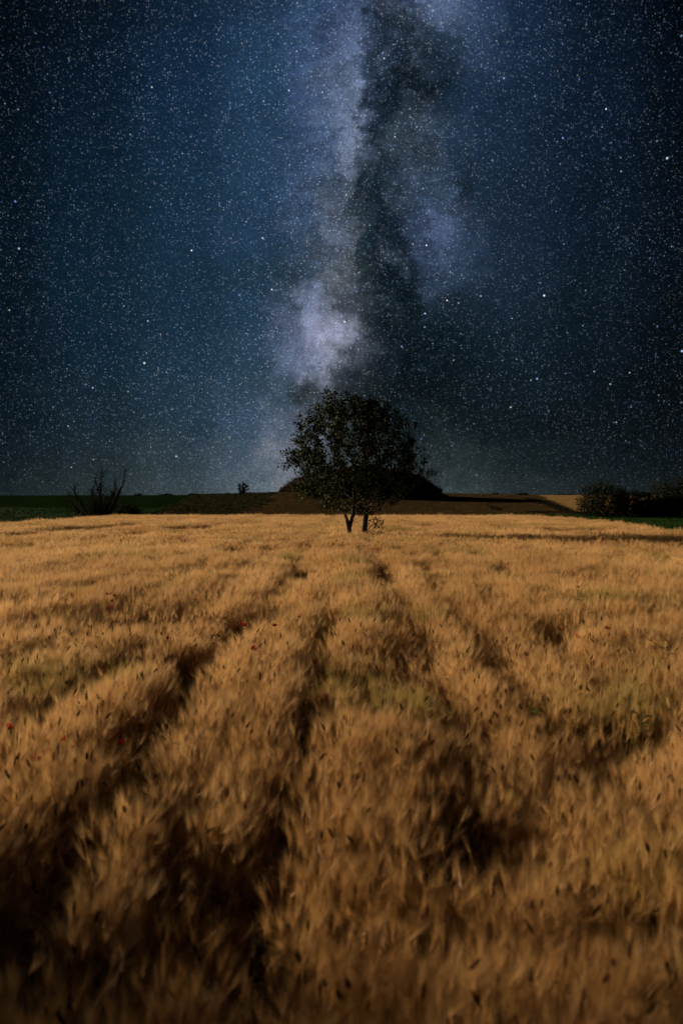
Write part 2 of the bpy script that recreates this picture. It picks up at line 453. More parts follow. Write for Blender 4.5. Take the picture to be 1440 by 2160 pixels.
def k_stub(x, y): return (x / y + wob(x, y) >= b2(y)) & (x / y + wob(x, y) < b3(y)) & (y > 60.5) & ~k_green(x, y)
def k_far(x, y): return (x / y + wob(x, y) >= b3(y)) & (y > 60.5) & ~k_green(x, y)
grid_sheet('meadow', us, ys, M_MEADOW, 0.02, k_meadow)['label'] = 'dark green meadow rising behind the dead shrub'
grid_sheet('verge', us, ys, M_MEADOW, 0.02, k_green)['label'] = 'dark green strip beside the barley below the bushes'
grid_sheet('hay_field', us, ys, M_MOWN, 0.02, k_mown)['label'] = 'olive slope of mown hay rows beside the mound'
grid_sheet('stubble_field', us, ys, M_STUBBLE, 0.02, k_stub)['label'] = 'brown stubble slope in front of and beside the mound'
grid_sheet('far_field', us, ys, M_FAR, 0.02, k_far)['label'] = 'distant golden field on the skyline beside the bushes'

# ------------------------------------------------------------------ scattering of stuff through geometry nodes
def source_collection(name, objs):
    c = bpy.data.collections.new(name)
    for o in objs: c.objects.link(o)
    return c

def scatter(name, pts, rot, scl, idx, attrs, coll, label, cat):
    me = bpy.data.meshes.new(name)
    me.vertices.add(len(pts)); me.vertices.foreach_set('co', np.asarray(pts, np.float32).ravel())
    def va(n, typ, data, key):
        at = me.attributes.new(n, typ, 'POINT'); at.data.foreach_set(key, np.ascontiguousarray(data).ravel())
    va('rot', 'FLOAT_VECTOR', np.asarray(rot, np.float32), 'vector')
    va('scl', 'FLOAT_VECTOR', np.asarray(scl, np.float32), 'vector')
    va('idx', 'INT', np.asarray(idx, np.int32), 'value')
    for k, d in attrs.items(): va(k, 'FLOAT', np.asarray(d, np.float32), 'value')
    me.update()
    o = link(bpy.data.objects.new(name, me))
    tag(o, label, cat, kind='stuff')
    g = bpy.data.node_groups.new(name + ' scatter', 'GeometryNodeTree')
    g.interface.new_socket('Geometry', in_out='INPUT', socket_type='NodeSocketGeometry')
    g.interface.new_socket('Geometry', in_out='OUTPUT', socket_type='NodeSocketGeometry')
    N, L = g.nodes, g.links
    gi = N.new('NodeGroupInput'); go = N.new('NodeGroupOutput')
    ci = N.new('GeometryNodeCollectionInfo'); ci.inputs['Collection'].default_value = coll
    ci.inputs['Separate Children'].default_value = True; ci.inputs['Reset Children'].default_value = True
    ip = N.new('GeometryNodeInstanceOnPoints'); ip.inputs['Pick Instance'].default_value = True
    def named(n, typ):
        a = N.new('GeometryNodeInputNamedAttribute'); a.data_type = typ; a.inputs['Name'].default_value = n
        return [s for s in a.outputs if s.enabled][0]
    er = N.new('FunctionNodeEulerToRotation')
    L.new(named('rot', 'FLOAT_VECTOR'), er.inputs[0])
    L.new(gi.outputs[0], ip.inputs['Points']); L.new(ci.outputs[0], ip.inputs['Instance'])
    L.new(named('idx', 'INT'), ip.inputs['Instance Index'])
    L.new(er.outputs[0], ip.inputs['Rotation']); L.new(named('scl', 'FLOAT_VECTOR'), ip.inputs['Scale'])
    L.new(ip.outputs[0], go.inputs[0])
    md = o.modifiers.new('scatter', 'NODES'); md.node_group = g
    return o

def eulers(lean_x, lean_y, yaw):
    """Yaw first, then lean towards (+x, +y) by small angles: XYZ Euler angles of the product."""
    ang = np.hypot(lean_x, lean_y) + 1e-9
    ax, ay = -lean_y / ang, lean_x / ang          # axis perpendicular to the lean
    c, s = np.cos(ang), np.sin(ang)
    T = np.zeros((len(ang), 3, 3))
    T[:, 0, 0] = c + ax * ax * (1 - c); T[:, 0, 1] = ax * ay * (1 - c); T[:, 0, 2] = ay * s
    T[:, 1, 0] = ax * ay * (1 - c); T[:, 1, 1] = c + ay * ay * (1 - c); T[:, 1, 2] = -ax * s
    T[:, 2, 0] = -ay * s; T[:, 2, 1] = ax * s; T[:, 2, 2] = c
    Z = np.zeros_like(T); cy, sy = np.cos(yaw), np.sin(yaw)
    Z[:, 0, 0] = cy; Z[:, 0, 1] = -sy; Z[:, 1, 0] = sy; Z[:, 1, 1] = cy; Z[:, 2, 2] = 1
    M = T @ Z
    return np.stack([np.arctan2(M[:, 2, 1], M[:, 2, 2]), np.arcsin(np.clip(-M[:, 2, 0], -1, 1)), np.arctan2(M[:, 1, 0], M[:, 0, 0])], 1)

# ------------------------------------------------------------------ barley tufts
class MB:
    def __init__(s): s.v = []; s.f = []; s.m = []
    def ribbon(s, pts, widths, side, mi):
        b = len(s.v)
        side = Vector(side)
        for p, w in zip(pts, widths):
            s.v.append(tuple(p - side * w * 0.5)); s.v.append(tuple(p + side * w * 0.5))
        for k in range(len(pts) - 1):
            s.f.append((b + 2 * k, b + 2 * k + 1, b + 2 * k + 3, b + 2 * k + 2)); s.m.append(mi)
    def sliver(s, p0, p1, w, side, mi):
        b = len(s.v); side = Vector(side)
        s.v += [tuple(p0 - side * w * 0.5), tuple(p0 + side * w * 0.5), tuple(p1)]
        s.f.append((b, b + 1, b + 2)); s.m.append(mi)
    def tube(s, pts, radii, n, mi, cap=True):
        b = len(s.v); m = len(pts)
        for k in range(m):
            d = (pts[min(k + 1, m - 1)] - pts[max(k - 1, 0)])
            d = d.normalized() if d.length > 1e-9 else Vector((0, 0, 1))
            q = d.orthogonal().normalized() if abs(d.z) > 0.95 else d.cross(Vector((0, 0, 1))).normalized()
            w = d.cross(q)
            for i in range(n):
                a = 2 * math.pi * i / n
                s.v.append(tuple(pts[k] + (q * math.cos(a) + w * math.sin(a)) * radii[k]))
        for k in range(m - 1):
            for i in range(n):
                i2 = (i + 1) % n
                s.f.append((b + k * n + i, b + k * n + i2, b + (k + 1) * n + i2, b + (k + 1) * n + i)); s.m.append(mi)
    def obj(s, name, mats, parent=None, smooth=False):
        return mesh_obj(name, s.v, s.f, mats, parent, s.m, smooth)

def rnd_side(rg, d):
    a = Vector((rg.gauss(0, 1), rg.gauss(0, 1), rg.gauss(0, 1)))
    q = a.cross(d)
    return q.normalized() if q.length > 1e-6 else Vector((1, 0, 0))

def barley_tuft(seed, count, radius, awns, awn_w, detail, dark_share):
    rg = random.Random(seed)
    b = MB()
    for k in range(count):
        rr = radius * math.sqrt(rg.random()); th = rg.uniform(0, 2 * math.pi)
        base = Vector((rr * math.cos(th), rr * math.sin(th), 0))
        h = rg.gauss(0.70, 0.045)
        dark = rg.random() < dark_share
        if dark: h += rg.uniform(0.05, 0.17)
        ld = rg.uniform(0, 2 * math.pi); lean = abs(rg.gauss(0, 0.09))
        lv = Vector((math.cos(ld), math.sin(ld), 0))
        top = base + lv * lean * h + Vector((0, 0, h))
        mid = base + lv * lean * h * 0.35 + Vector((0, 0, h * 0.55))
        side = rnd_side(rg, Vector((0, 0, 1)))
        if detail == 2:
            b.ribbon([base, mid, top], [0.0045, 0.004, 0.003], side, 2)
        elif detail == 1:
            b.ribbon([mid, top], [0.006, 0.004], side, 2)
        else:
            b.ribbon([mid * 0.6 + top * 0.4, top], [0.012, 0.009], side, 2)
        if detail >= 1:
            for q in range(2 if detail == 2 else 1):       # dry leaves hanging from the stalk
                z0 = rg.uniform(0.3, 0.8)
                p0 = base.lerp(top, z0); a = rg.uniform(0, 2 * math.pi); L = rg.uniform(0.12, 0.26)
                dv = Vector((math.cos(a), math.sin(a), 0))
                pts = [p0, p0 + dv * L * 0.35 + Vector((0, 0, L * 0.45)), p0 + dv * L * 0.75 + Vector((0, 0, L * 0.45)), p0 + dv * L * 0.98 + Vector((0, 0, L * 0.12))]
                b.ribbon(pts, [0.006, 0.009, 0.007, 0.001], dv.cross(Vector((0, 0, 1))), 2)
        # the ear nods over from the tip of the stalk
        nod = min(1.9, abs(rg.gauss(0.26, 0.34)))
        nd = ld + rg.gauss(0, 0.8)
        dirv = Vector((math.sin(nod) * math.cos(nd), math.sin(nod) * math.sin(nd), math.cos(nod)))
        bend = Vector((math.sin(nod * 0.5) * math.cos(nd), math.sin(nod * 0.5) * math.sin(nd), math.cos(nod * 0.5)))
        e0 = top + bend * 0.03
        el = rg.uniform(0.045, 0.065)
        em = 3 if dark else 1
        er = 0.0048 if detail == 2 else (0.0062 if detail == 1 else 0.010)
        if dark: er *= rg.uniform(1.1, 1.9); el *= rg.uniform(0.6, 1.15)
        nseg = 6 if detail == 2 else 4
        if detail == 2: b.tube([top, e0], [0.0016, 0.0018], 3, 2)
        b.tube([e0, e0 + dirv * el * 0.25, e0 + dirv * el * 0.65, e0 + dirv * el], [0.002, er, er * 0.9, 0.0012], nseg, em)
        if dark and rg.random() < 0.6: na = awns // 4
        else: na = awns
        for q in range(na):
            f = rg.random()
            p0 = e0 + dirv * el * (0.1 + 0.85 * f)
            sp = rg.gauss(0, 0.20); sp2 = rg.gauss(0, 0.20)
            o1 = dirv.orthogonal().normalized(); o2 = dirv.cross(o1)
            d2 = (dirv + o1 * sp + o2 * sp2 + Vector((0, 0, 0.10))).normalized()
            L = rg.uniform(0.08, 0.15) * (1.0 if detail == 2 else 1.15)
            w = awn_w * rg.uniform(0.7, 1.3)
            b.sliver(p0, p0 + d2 * L, w, rnd_side(rg, d2), 0)
    return b.obj('barley_tuft', [M_AWN, M_EAR, M_STALK, M_DARK])

near_src = source_collection('barley near', [barley_tuft(100 + k, 12, 0.12, 40, 0.0008, 2, 0.035) for k in range(12)])
mid_src = source_collection('barley mid', [barley_tuft(200 + k, 12, 0.15, 24, 0.0017, 1, 0.022) for k in range(10)])
far_src = source_collection('barley far', [barley_tuft(300 + k, 20, 0.26, 14, 0.0050, 0, 0.012) for k in range(8)])

# pits and lodged hollows: centre (on the crop's top), half width and half length in metres, depth 0..1
PITS = []
def pit(px, py, wpx, hpx, depth, k=1.0):
    c = on_plane(px, py, 0.70); t = on_plane(px, py - hpx / 2, 0.70); b = on_plane(px, py + hpx / 2, 0.70)
    PITS.append((c.x, (t.y + b.y) / 2, k * max(0.06, wpx / 2 / FPX * c.y), k * max(0.08, (t.y - b.y) / 2), depth))
for p in [
    (925, 1785, 95, 130, 1.0, 1.05), (620, 1530, 44, 150, 1.0, 1.5), (585, 1680, 56, 180, 1.0, 1.5), (565, 1850, 80, 190, 1.0, 1.4),
    (660, 1560, 30, 110, 0.8), (300, 1560, 90, 120, 0.95), (215, 1680, 60, 120, 0.9), (110, 1780, 80, 100, 0.95), (30, 1840, 80, 80, 0.8),
    (275, 1960, 44, 260, 0.9, 1.3), (400, 1900, 190, 100, 0.75), (480, 2000, 150, 120, 0.95, 1.2), (300, 2080, 300, 130, 0.85), (120, 2120, 200, 60, 0.6), 
    (1240, 1650, 110, 90, 0.9), (1160, 1560, 90, 40, 0.5), (1050, 1470, 50, 70, 0.85), (770, 1470, 110, 40, 0.6), (230, 1440, 140, 60, 0.6),
    (60, 1530, 130, 70, 0.6), (880, 1380, 60, 70, 0.6), (850, 1300, 36, 90, 0.7), (800, 1220, 40, 50, 0.6), (380, 1440, 120, 80, 0.8),
    (480, 1340, 90, 50, 0.8), (560, 1275, 60, 40, 0.7), (625, 1225, 40, 26, 0.7), (1330, 1600, 160, 70, 0.5), (1400, 2060, 140, 180, 0.95, 1.15),
    (1180, 2010, 120, 110, 0.85), (860, 2020, 260, 70, 0.85, 1.1), (700, 1990, 60, 120, 0.8, 1.2), (1000, 2110, 300, 50, 0.6), (1010, 1950, 60, 60, 0.5), (1260, 1480, 90, 40, 0.5), (850, 1580, 120, 50, 0.6),
    (150, 1123, 120, 12, 1.0), (272, 1137, 56, 11, 1.0), (395, 1122, 130, 12, 1.0), (250, 1117, 70, 8, 0.9), (18, 1140, 70, 10, 1.0), (75, 1133, 50, 9, 0.9),
    (25, 1164, 90, 8, 0.7), (520, 1114, 60, 5, 0.6), (1290, 1126, 320, 5, 0.62), (1130, 1125, 120, 4, 0.5), (1040, 1118, 40, 5, 0.7), (905, 1116, 50, 5, 0.6),
    (620, 1118, 90, 5, 0.6), (700, 1148, 40, 6, 0.5), (500, 1170, 160, 8, 0.45), (1280, 1200, 120, 10, 0.4), (1050, 1220, 90, 16, 0.5), (640, 1160, 80, 8, 0.5),
    (90, 1290, 120, 22, 0.5), (300, 1320, 70, 24, 0.5), (1000, 1300, 60, 30, 0.4), (1150, 1360, 120, 40, 0.4), (690, 1230, 20, 60, 0.5),
]: pit(*p)

def crop_shape(x, y):
    """Relative height of the crop and how open it is at a place."""
    near = 1 - sstep(y, 8, 22)
    h = 1.03 + (0.09 + 0.07 * near) * fbm(x / 0.9, y / 1.5, 11, 3) + (0.05 + 0.035 * near) * fbm(x / 0.3, y / 0.5, 23, 3)
    h = h + 0.05 * fbm(x / 6.0, y / 9.0, 3, 2)
    gap = np.zeros_like(x)
    n = fbm(x / 0.8, y / 1.6, 41, 3)
    for cx, w, amp, seed, ya, yb in ((-1.40, 0.14, 0.82, 1, 0, 60), (1.40, 0.16, 0.40, 2, 3.8, 60), (-0.42, 0.125, 0.88, 3, 2.6, 9), (0.40, 0.11, 0.55, 4, 7.0, 60),
                                     (0.76, 0.11, 0.55, 5, 6.0, 30), (-0.95, 0.09, 0.30, 6, 3, 20), (-2.3, 0.11, 0.40, 7, 4, 40), (2.2, 0.11, 0.35, 8, 6, 40), (-3.4, 0.12, 0.45, 9, 5, 50), (3.3, 0.12, 0.40, 10, 7, 50)):
        mx = cx + 0.10 * vnoise(y / 2.2, y * 0 + seed * 3.3, 60 + seed) + 0.05 * vnoise(y / 0.7, y * 0 + seed, 80 + seed)
        a = amp * np.clip(0.85 + 0.85 * vnoise(y / 1.6, y * 0 + seed * 7.1, 90 + seed), 0.1, 1.15) * sstep(y, ya - .5, ya + .3) * sstep(-y, -yb - 4, -yb)
        a = a * (0.35 + 0.65 * sstep(-y, -26, -8))
        gap = np.maximum(gap, a * np.exp(-((x - mx) / w) ** 2))
    gap = np.maximum(gap, 0.55 * sstep(fbm(x / 0.42, y / 0.9, 131, 3), 0.26, 0.62) * sstep(-y, -40, -14))
    for cx, cy, rx, ry, dep in PITS:
        d = ((x - cx) / rx) ** 2 + ((y - cy) / ry) ** 2 + 0.9 * n * 0.6
        gap = np.maximum(gap, dep * (1 - sstep(d, 0.35, 1.35)))
    return h, np.clip(gap, 0, 1)

def field_points(y0, y1, spacing, seed, xlim):
    rg = np.random.default_rng(seed)
    ys_ = np.arange(y0, y1, spacing)
    X = []; Y = []
    for yy in ys_:
        lo = max(-xlim(yy) - 2.0, F_LEFT(yy)); hi = min(xlim(yy), F_RIGHT(yy))
        xs_ = np.arange(lo, hi, spacing)
        X.append(xs_ + rg.uniform(-.5, .5, len(xs_)) * spacing); Y.append(yy + rg.uniform(-.5, .5, len(xs_)) * spacing)
    return np.concatenate(X), np.concatenate(Y), rg

def barley(name, y0, y1, spacing, seed, src, nsrc, label, xlim, hscale=1.0):
    x, y, rg = field_points(y0, y1, spacing, seed, xlim)
    edge = FIELD_END + 0.5 * fbm(x / 3, x * 0, 3, 3)
    h, gap = crop_shape(x, y)
    keep = (rg.random(len(x)) > gap * 1.25 - 0.12) & (y < edge) & (x > F_LEFT(y) + 0.4 * fbm(y / 2, y * 0 + 3, 7)) & (x < F_RIGHT(y) + 0.4 * fbm(y / 2, y * 0 + 9, 8))
    x, y, h, gap = x[keep], y[keep], h[keep], gap[keep]
    n = len(x)
    hh = h * (1 - 0.80 * gap) * (1 + rg.normal(0, 0.05, n)) * hscale
    lx = 0.08 + 0.15 * fbm(x / 0.7, y / 1.1, 51, 3) + rg.normal(0, 0.06, n)
    ly = 0.11 * fbm(x / 0.8, y / 1.0, 57, 3) + rg.normal(0, 0.06, n)
    rot = eulers(lx, ly, rg.uniform(0, 2 * math.pi, n))
    scl = np.stack([np.full(n, 1.0), np.full(n, 1.0), hh], 1)
    tint = np.clip(0.5 + 0.55 * fbm(x / 1.6, y / 2.6, 71, 3) + rg.normal(0, 0.16, n), 0, 1)
    green = np.clip(0.9 * sstep(gap, 0.25, 0.9) * (0.4 + fbm(x / 0.9, y / 1.5, 77, 2)) + 0.8 * sstep(fbm(x / 1.1, y / 1.7, 79, 3), 0.30, 0.6) , 0, 0.85)
    return scatter(name, np.stack([x, y, np.zeros(n)], 1), rot, scl, rg.integers(0, nsrc, n), {'tint': tint, 'green': green}, src, label, 'barley')

barley('barley_field', 1.2, 9.0, 0.092, 1, near_src, 12, 'ripe golden barley in the foreground with long fuzzy awns and dark wheel ruts', lambda y: 0.52 * y + 1.2)
barley('barley_field', 9.0, 24.0, 0.135, 2, mid_src, 10, 'ripe golden barley in the middle of the field in front of the tree', lambda y: 0.52 * y + 2.0)
barley('barley_field', 24.0, FIELD_END + 1, 0.22, 3, far_src, 8, 'even golden barley around the tree out to the far edge of the field', lambda y: 0.52 * y + 3.0)


# ------------------------------------------------------------------ leaves, branches and crowns
def leaf_cloud(centres, size, seed, droop=0.0, aspect=0.55):
    """One folded leaf (two triangles each side of the midrib) at every centre, turned at random."""
    rg = np.random.default_rng(seed)
    n = len(centres); c = np.asarray(centres, float)
    d = rg.normal(0, 1, (n, 3)); d[:, 2] -= droop; d /= np.linalg.norm(d, axis=1)[:, None]
    e = rg.normal(0, 1, (n, 3)); s = np.cross(d, e); s /= np.linalg.norm(s, axis=1)[:, None] + 1e-9
    up = np.cross(s, d)
    L = size * rg.uniform(0.6, 1.25, n)[:, None]; Wd = L * aspect * 0.5
    base = c; tip = c + d * L
    m1 = c + d * L * 0.45 + s * Wd + up * L * 0.10; m2 = c + d * L * 0.45 - s * Wd + up * L * 0.10
    V = np.stack([base, m1, tip, m2], 1).reshape(-1, 3)
    k = np.arange(n)[:, None] * 4
    F = np.concatenate([k + [0, 1, 2], k + [0, 2, 3]], 0)
    return V, F

def colonize(seeds, attr, step, influence, kill, iters, up=0.0, seed=0):
    """Space colonisation: seeds = list of (points, parent indices); returns node positions and parents."""
    rg = np.random.default_rng(seed)
    P = [np.array(p, float) for p in seeds[0]]; par = list(seeds[1])
    A = np.array(attr, float); alive = np.ones(len(A), bool)
    best = np.full(len(A), 1e9); bi = np.zeros(len(A), int)
    def upd(i0):
        Q = np.array(P[i0:])
        D = np.linalg.norm(A[:, None, :] - Q[None], axis=2)
        j = D.argmin(1); d = D[np.arange(len(A)), j]
        m = d < best
        best[m] = d[m]; bi[m] = j[m] + i0
    upd(0)
    for _ in range(iters):
        alive &= best > kill
        act = alive & (best < influence)
        if not act.any(): break
        ids = np.unique(bi[act]); i0 = len(P)
        for k in ids:
            mm = act & (bi == k)
            v = A[mm] - P[k]; v /= np.linalg.norm(v, axis=1)[:, None] + 1e-9
            g = v.sum(0) + rg.normal(0, 0.12, 3) * math.sqrt(mm.sum()); g[2] += up * mm.sum()
            nn = np.linalg.norm(g)
            if nn < 1e-6: continue
            P.append(P[k] + g / nn * step); par.append(int(k))
        if len(P) == i0: break
        upd(i0)
    return np.array(P), np.array(par)

def pipe_radii(P, par, tip, power):
    n = len(P); acc = np.zeros(n); kids = np.zeros(n, int)
    for i in range(n):
        if par[i] >= 0: kids[par[i]] += 1
    for i in range(n - 1, -1, -1):
        if kids[i] == 0: acc[i] = tip ** power
        if par[i] >= 0: acc[par[i]] += acc[i]
    return acc ** (1 / power), kids

def limbs_mesh(P, par, rad, pick, n_big=8):
    b = MB()
    for i in np.nonzero(pick)[0]:
        p = par[i]
        if p < 0: continue
        n = n_big if rad[i] > 0.03 else (5 if rad[i] > 0.012 else 3)
        d = Vector(P[i] - P[p])
        b.tube([Vector(P[p]) - d * 0.04, Vector(P[i]) + d * 0.04], [min(rad[p], rad[i] * 1.35), rad[i]], n, 0)
    return b

# ------------------------------------------------------------------ the two-stemmed tree
TD = 31.6
TS = TD / FPX
def tree_x(px): return at_depth(px, 1000, TD).x
def tree_z(py): return at_depth(755, py, TD).z
PROFILE = [(1092, 728, 786), (1078, 700, 822), (1062, 668, 852), (1048, 640, 868), (1022, 624, 884), (1000, 612, 892), (976, 603, 888),
           (945, 630, 882), (915, 630, 876), (890, 632, 862), (868, 650, 838), (850, 664, 806), (838, 684, 745), (832, 700, 735)]
PZ = np.array([tree_z(p[0]) for p in PROFILE]); PL = np.array([tree_x(p[1]) for p in PROFILE]); PR = np.array([tree_x(p[2]) for p in PROFILE])
rg = np.random.default_rng(21)
att = []
while len(att) < 3600:
    z = rg.uniform(PZ[0], PZ[-1]); l = np.interp(z, PZ, PL); r = np.interp(z, PZ, PR)
    a = (r - l) / 2; cx = (l + r) / 2
    q = math.sqrt(rg.random()); th = rg.uniform(0, 2 * math.pi)
    lump = 0.95 + 0.30 * float(fbm(np.array(th * 1.9), np.array(z * 1.5), 5, 3))
    x, y = q * a * lump * math.cos(th), q * a * lump * math.sin(th)
    if fbm(np.array((cx + x) * 1.3 + 9), np.array(z * 1.3 + y), 15, 2) < -0.34: continue       # holes in the crown
    att.append((cx + x, TD + y, z))
for qx, qy, qd in ((604, 978, 0.1), (618, 968, -.3), (634, 892, 0.0), (627, 925, 0.3), (645, 872, -.2), (905, 1008, 0.0), (893, 985, -.4), (884, 945, 0.2), (868, 892, 0.0), (690, 836, 0.0), (722, 829, .2), (792, 846, 0.1), (836, 868, -.1), (636, 1030, -.4), (650, 1056, -.8), (690, 1072, -.7)):
    c_ = np.array([tree_x(qx), TD + qd, tree_z(qy)])
    att += list(c_ + rg.normal(0, 0.13, (26, 3)))
att = np.array(att)
stemL = [(tree_x(739), TD, 0.0), (tree_x(738.5), TD, 0.45), (tree_x(738), TD, 0.85), (tree_x(736), TD, 1.15), (tree_x(733), TD, 1.4), (tree_x(729), TD - .05, 1.62)]
stemR = [(tree_x(768), TD + .1, 0.0), (tree_x(768), TD + .1, 0.45), (tree_x(768.5), TD + .1, 0.85), (tree_x(769), TD + .1, 1.2), (tree_x(771), TD + .1, 1.55), (tree_x(773), TD + .1, 1.95)]
forkL = [(tree_x(741), TD, 1.45), (tree_x(745), TD, 1.8), (tree_x(748), TD, 2.2)]
sp = stemL + stemR + forkL
spar = [-1, 0, 1, 2, 3, 4, -1, 6, 7, 8, 9, 10, 3, 12, 13]
P, par = colonize((sp, spar), att, 0.13, 0.95, 0.20, 140, 0.10, 3)
rad, kids = pipe_radii(P, par, 0.0052, 2.35)
for chain, r0 in (((0, 1, 2, 3, 4, 5), 0.115), ((6, 7, 8, 9, 10, 11), 0.145)):
    for q, k in enumerate(chain): rad[k] = max(min(rad[k], r0 * 1.05), r0 * (1 - 0.07 * q))
rad = np.minimum(rad, 0.15)
stem = np.zeros(len(P), int)
for k in range(len(P)):
    stem[k] = 1 if k in range(0, 6) or k in (12, 13, 14) else (2 if k in range(6, 12) else stem[par[k]])
lone_tree = empty('tree', (tree_x(754), TD, 0), 'leafy two-stemmed tree standing alone in the barley in front of the mound', 'tree')
off = np.array([tree_x(754), TD, 0])
PL_ = P - off
idx = np.arange(len(P))
for which, chain in ((1, [0, 1, 2, 3, 4, 5]), (2, [6, 7, 8, 9, 10, 11])):
    b = MB()
    pts = [Vector(PL_[k]) for k in chain]
    rr = [rad[k] for k in chain]; rr[0] *= 1.45; rr[1] *= 1.12
    b.tube(pts, rr, 12, 0)
    t = b.obj('trunk', M_BARK, lone_tree, True); link(t)
    root = np.full(len(P), -1)                                # each limb leaving the stem is a part of its own
    for k in range(len(P)):
        if stem[k] == which and k not in chain: root[k] = k if par[k] in chain else root[par[k]]
    for r0 in np.unique(root[root >= 0]):
        link(limbs_mesh(PL_, par, rad, root == r0).obj('limb', M_BARK, t, True))
tips = (rad < 0.0125) & (P[:, 2] > 1.7)
tp = P[tips]
rg = np.random.default_rng(5)
pick = rg.integers(0, len(tp), 44000)
w = fbm(tp[:, 0] * 2.2, tp[:, 2] * 2.2 + tp[:, 1] * 1.7, 77, 2)
low = sstep(tp[:, 2], 1.7, 3.0)
pick = pick[rg.random(len(pick)) < np.clip(0.62 + 1.9 * w[pick], 0.03, 1) * (0.5 + 0.5 * low[pick])]
lc = tp[pick] + rg.normal(0, 0.075, (len(pick), 3))
Vv, Ff = leaf_cloud(lc - off, 0.11, 8, 0.25, 0.62)
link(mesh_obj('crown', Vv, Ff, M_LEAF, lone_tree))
# leafy sucker shoots at the foot of the right-hand stem
b = MB(); lf = []
for (x0, z0, x1, z1, n) in ((775, 1118, 797, 1104, 80), (770, 1122, 784, 1126, 45), (777, 1100, 792, 1097, 30)):
    a_ = np.array([tree_x(x0), TD, tree_z(z0)]) - off; c_ = np.array([tree_x(x1), TD - .2, tree_z(z1)]) - off
    m_ = (a_ + c_) / 2 + np.array([0, 0, 0.08])
    b.tube([Vector(a_), Vector(m_), Vector(c_)], [0.016, 0.012, 0.006], 5, 0)
    lf.append(c_ + rg.normal(0, 0.13, (n, 3)))
sh = link(b.obj('sucker_shoots', M_BARK, lone_tree))
Vv, Ff = leaf_cloud(np.concatenate(lf), 0.10, 9, 0.2, 0.6)
link(mesh_obj('leaves', Vv, Ff, M_LEAF, sh))

# ------------------------------------------------------------------ bushes and far trees
def ground_at(x, y): return float(terrain(np.array(x), np.array(y)))

def bush(name, px0, px1, ytop, Y, label, cat, group=None, leaves=5000, size=0.13, seed=0, mat=None, base=None, holes=-0.2, place=None):
    """A leafy bush: limbs grown through an uneven crown, leaf by leaf. px0..px1 and ytop give its extent at depth Y."""
    rg = np.random.default_rng(1000 + seed)
    xl, xr = at_depth(px0, 1045, Y).x, at_depth(px1, 1045, Y).x
    cx, hw = (xl + xr) / 2, (xr - xl) / 2
    z0 = ground_at(cx, Y) if base is None else base
    H = at_depth((px0 + px1) / 2, ytop, Y).z - z0
    if place: cx, z0, hw, H = place
    pts = []
    while len(pts) < 900:
        p = rg.uniform(-1, 1, 3)
        z = (p[2] + 1) / 2
        wz = (1 - ((z - 0.42) / 0.6) ** 2)
        if wz <= 0: continue
        wz = math.sqrt(wz)
        th = math.atan2(p[1], p[0])
        lump = 1 + 0.28 * float(fbm(np.array(th * 1.4 + seed), np.array(z * 3.1), 7 + seed, 3))
        hz = 1 + 0.22 * float(fbm(np.array(p[0] * 2.3 + seed), np.array(p[1] * 2.3), 17 + seed, 2))
        if math.hypot(p[0], p[1]) > wz * lump or z > hz * 0.92: continue
        q = np.array([p[0] * hw * 0.95, p[1] * hw * 0.8, z * H])
        if z > 0.3 and float(fbm(np.array(q[0] * 1.1 + 3 * seed), np.array(q[2] * 1.1 + q[1]), 27, 2)) < holes: continue
        pts.append(q)
    pts = np.array(pts)
    st = max(0.06 * H, 0.05)
    ns = 5
    sp = [(0, 0, -0.06)]; spar = [-1]
    for k in range(ns):
        a = 2 * math.pi * k / ns + rg.uniform(0, 1); r0 = 0.22 * hw
        sp += [(r0 * math.cos(a) * 0.5, r0 * math.sin(a) * 0.5, -0.05), (r0 * math.cos(a), r0 * math.sin(a), H * 0.16)]
        spar += [0, 2 * k + 1]
    P_, pr_ = colonize((sp, spar), pts, st, 0.6 * max(H, hw), st * 1.6, 60, 0.1, seed)
    rd_, kd_ = pipe_radii(P_, pr_, 0.003 + 0.0012 * H, 2.3)
    o = empty(name, (cx, Y, z0), label, cat, group)
    link(limbs_mesh(P_, pr_, rd_, np.ones(len(P_), bool), 6).obj('branches', M_DEADBARK, o))
    t = P_[P_[:, 2] > 0.10 * H]
    lc = t[rg.integers(0, len(t), leaves)] + rg.normal(0, 1, (leaves, 3)) * np.array([st, st, st]) * 0.9
    lc = lc[lc[:, 2] > 0.0]
    V_, F_ = leaf_cloud(lc, size, 40 + seed, 0.1, 0.5)
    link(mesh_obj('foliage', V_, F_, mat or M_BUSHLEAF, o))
    return o

# tree added out of view beside the camera to darken the nearest barley
bush('tree', 0, 0, 0, 7.7, 'added leafy tree, unseen beside the camera, only there to shade the nearest barley', 'tree', None, 6000, 0.16, 91, holes=-0.15, place=(-17.5, 0.0, 2.1, 6.8))
HG = 'bushes along the dark hedge'
bush('bush', 1212, 1322, 1012, 80, 'rounded loose-leaved bush at the left end of the hedge beside the golden far field', 'bush', HG, 9000, 0.17, 1, holes=-0.25)
bush('bush', 1286, 1366, 1030, 81, 'low dark bush in the hedge next to the rounded end bush', 'bush', HG, 7000, 0.17, 2, holes=-0.5)
bush('bush', 1336, 1406, 1046, 80, 'lowest dark bush of the hedge, below the gap where the far field shows', 'bush', HG, 6000, 0.17, 3, holes=-0.6)
bush('bush', 1368, 1450, 1036, 79, 'broad dark bush at the foot of the tall feathery one', 'bush', HG, 7000, 0.17, 4, holes=-0.5)
bush('bush', 1366, 1466, 998, 84, 'tallest feathery bush of the hedge at the right edge of the picture', 'bush', HG, 8000, 0.17, 5, holes=-0.15)
bush('bush', 1424, 1540, 1020, 80, 'dark bush cut by the right edge of the picture', 'bush', HG, 8000, 0.17, 6, holes=-0.4)
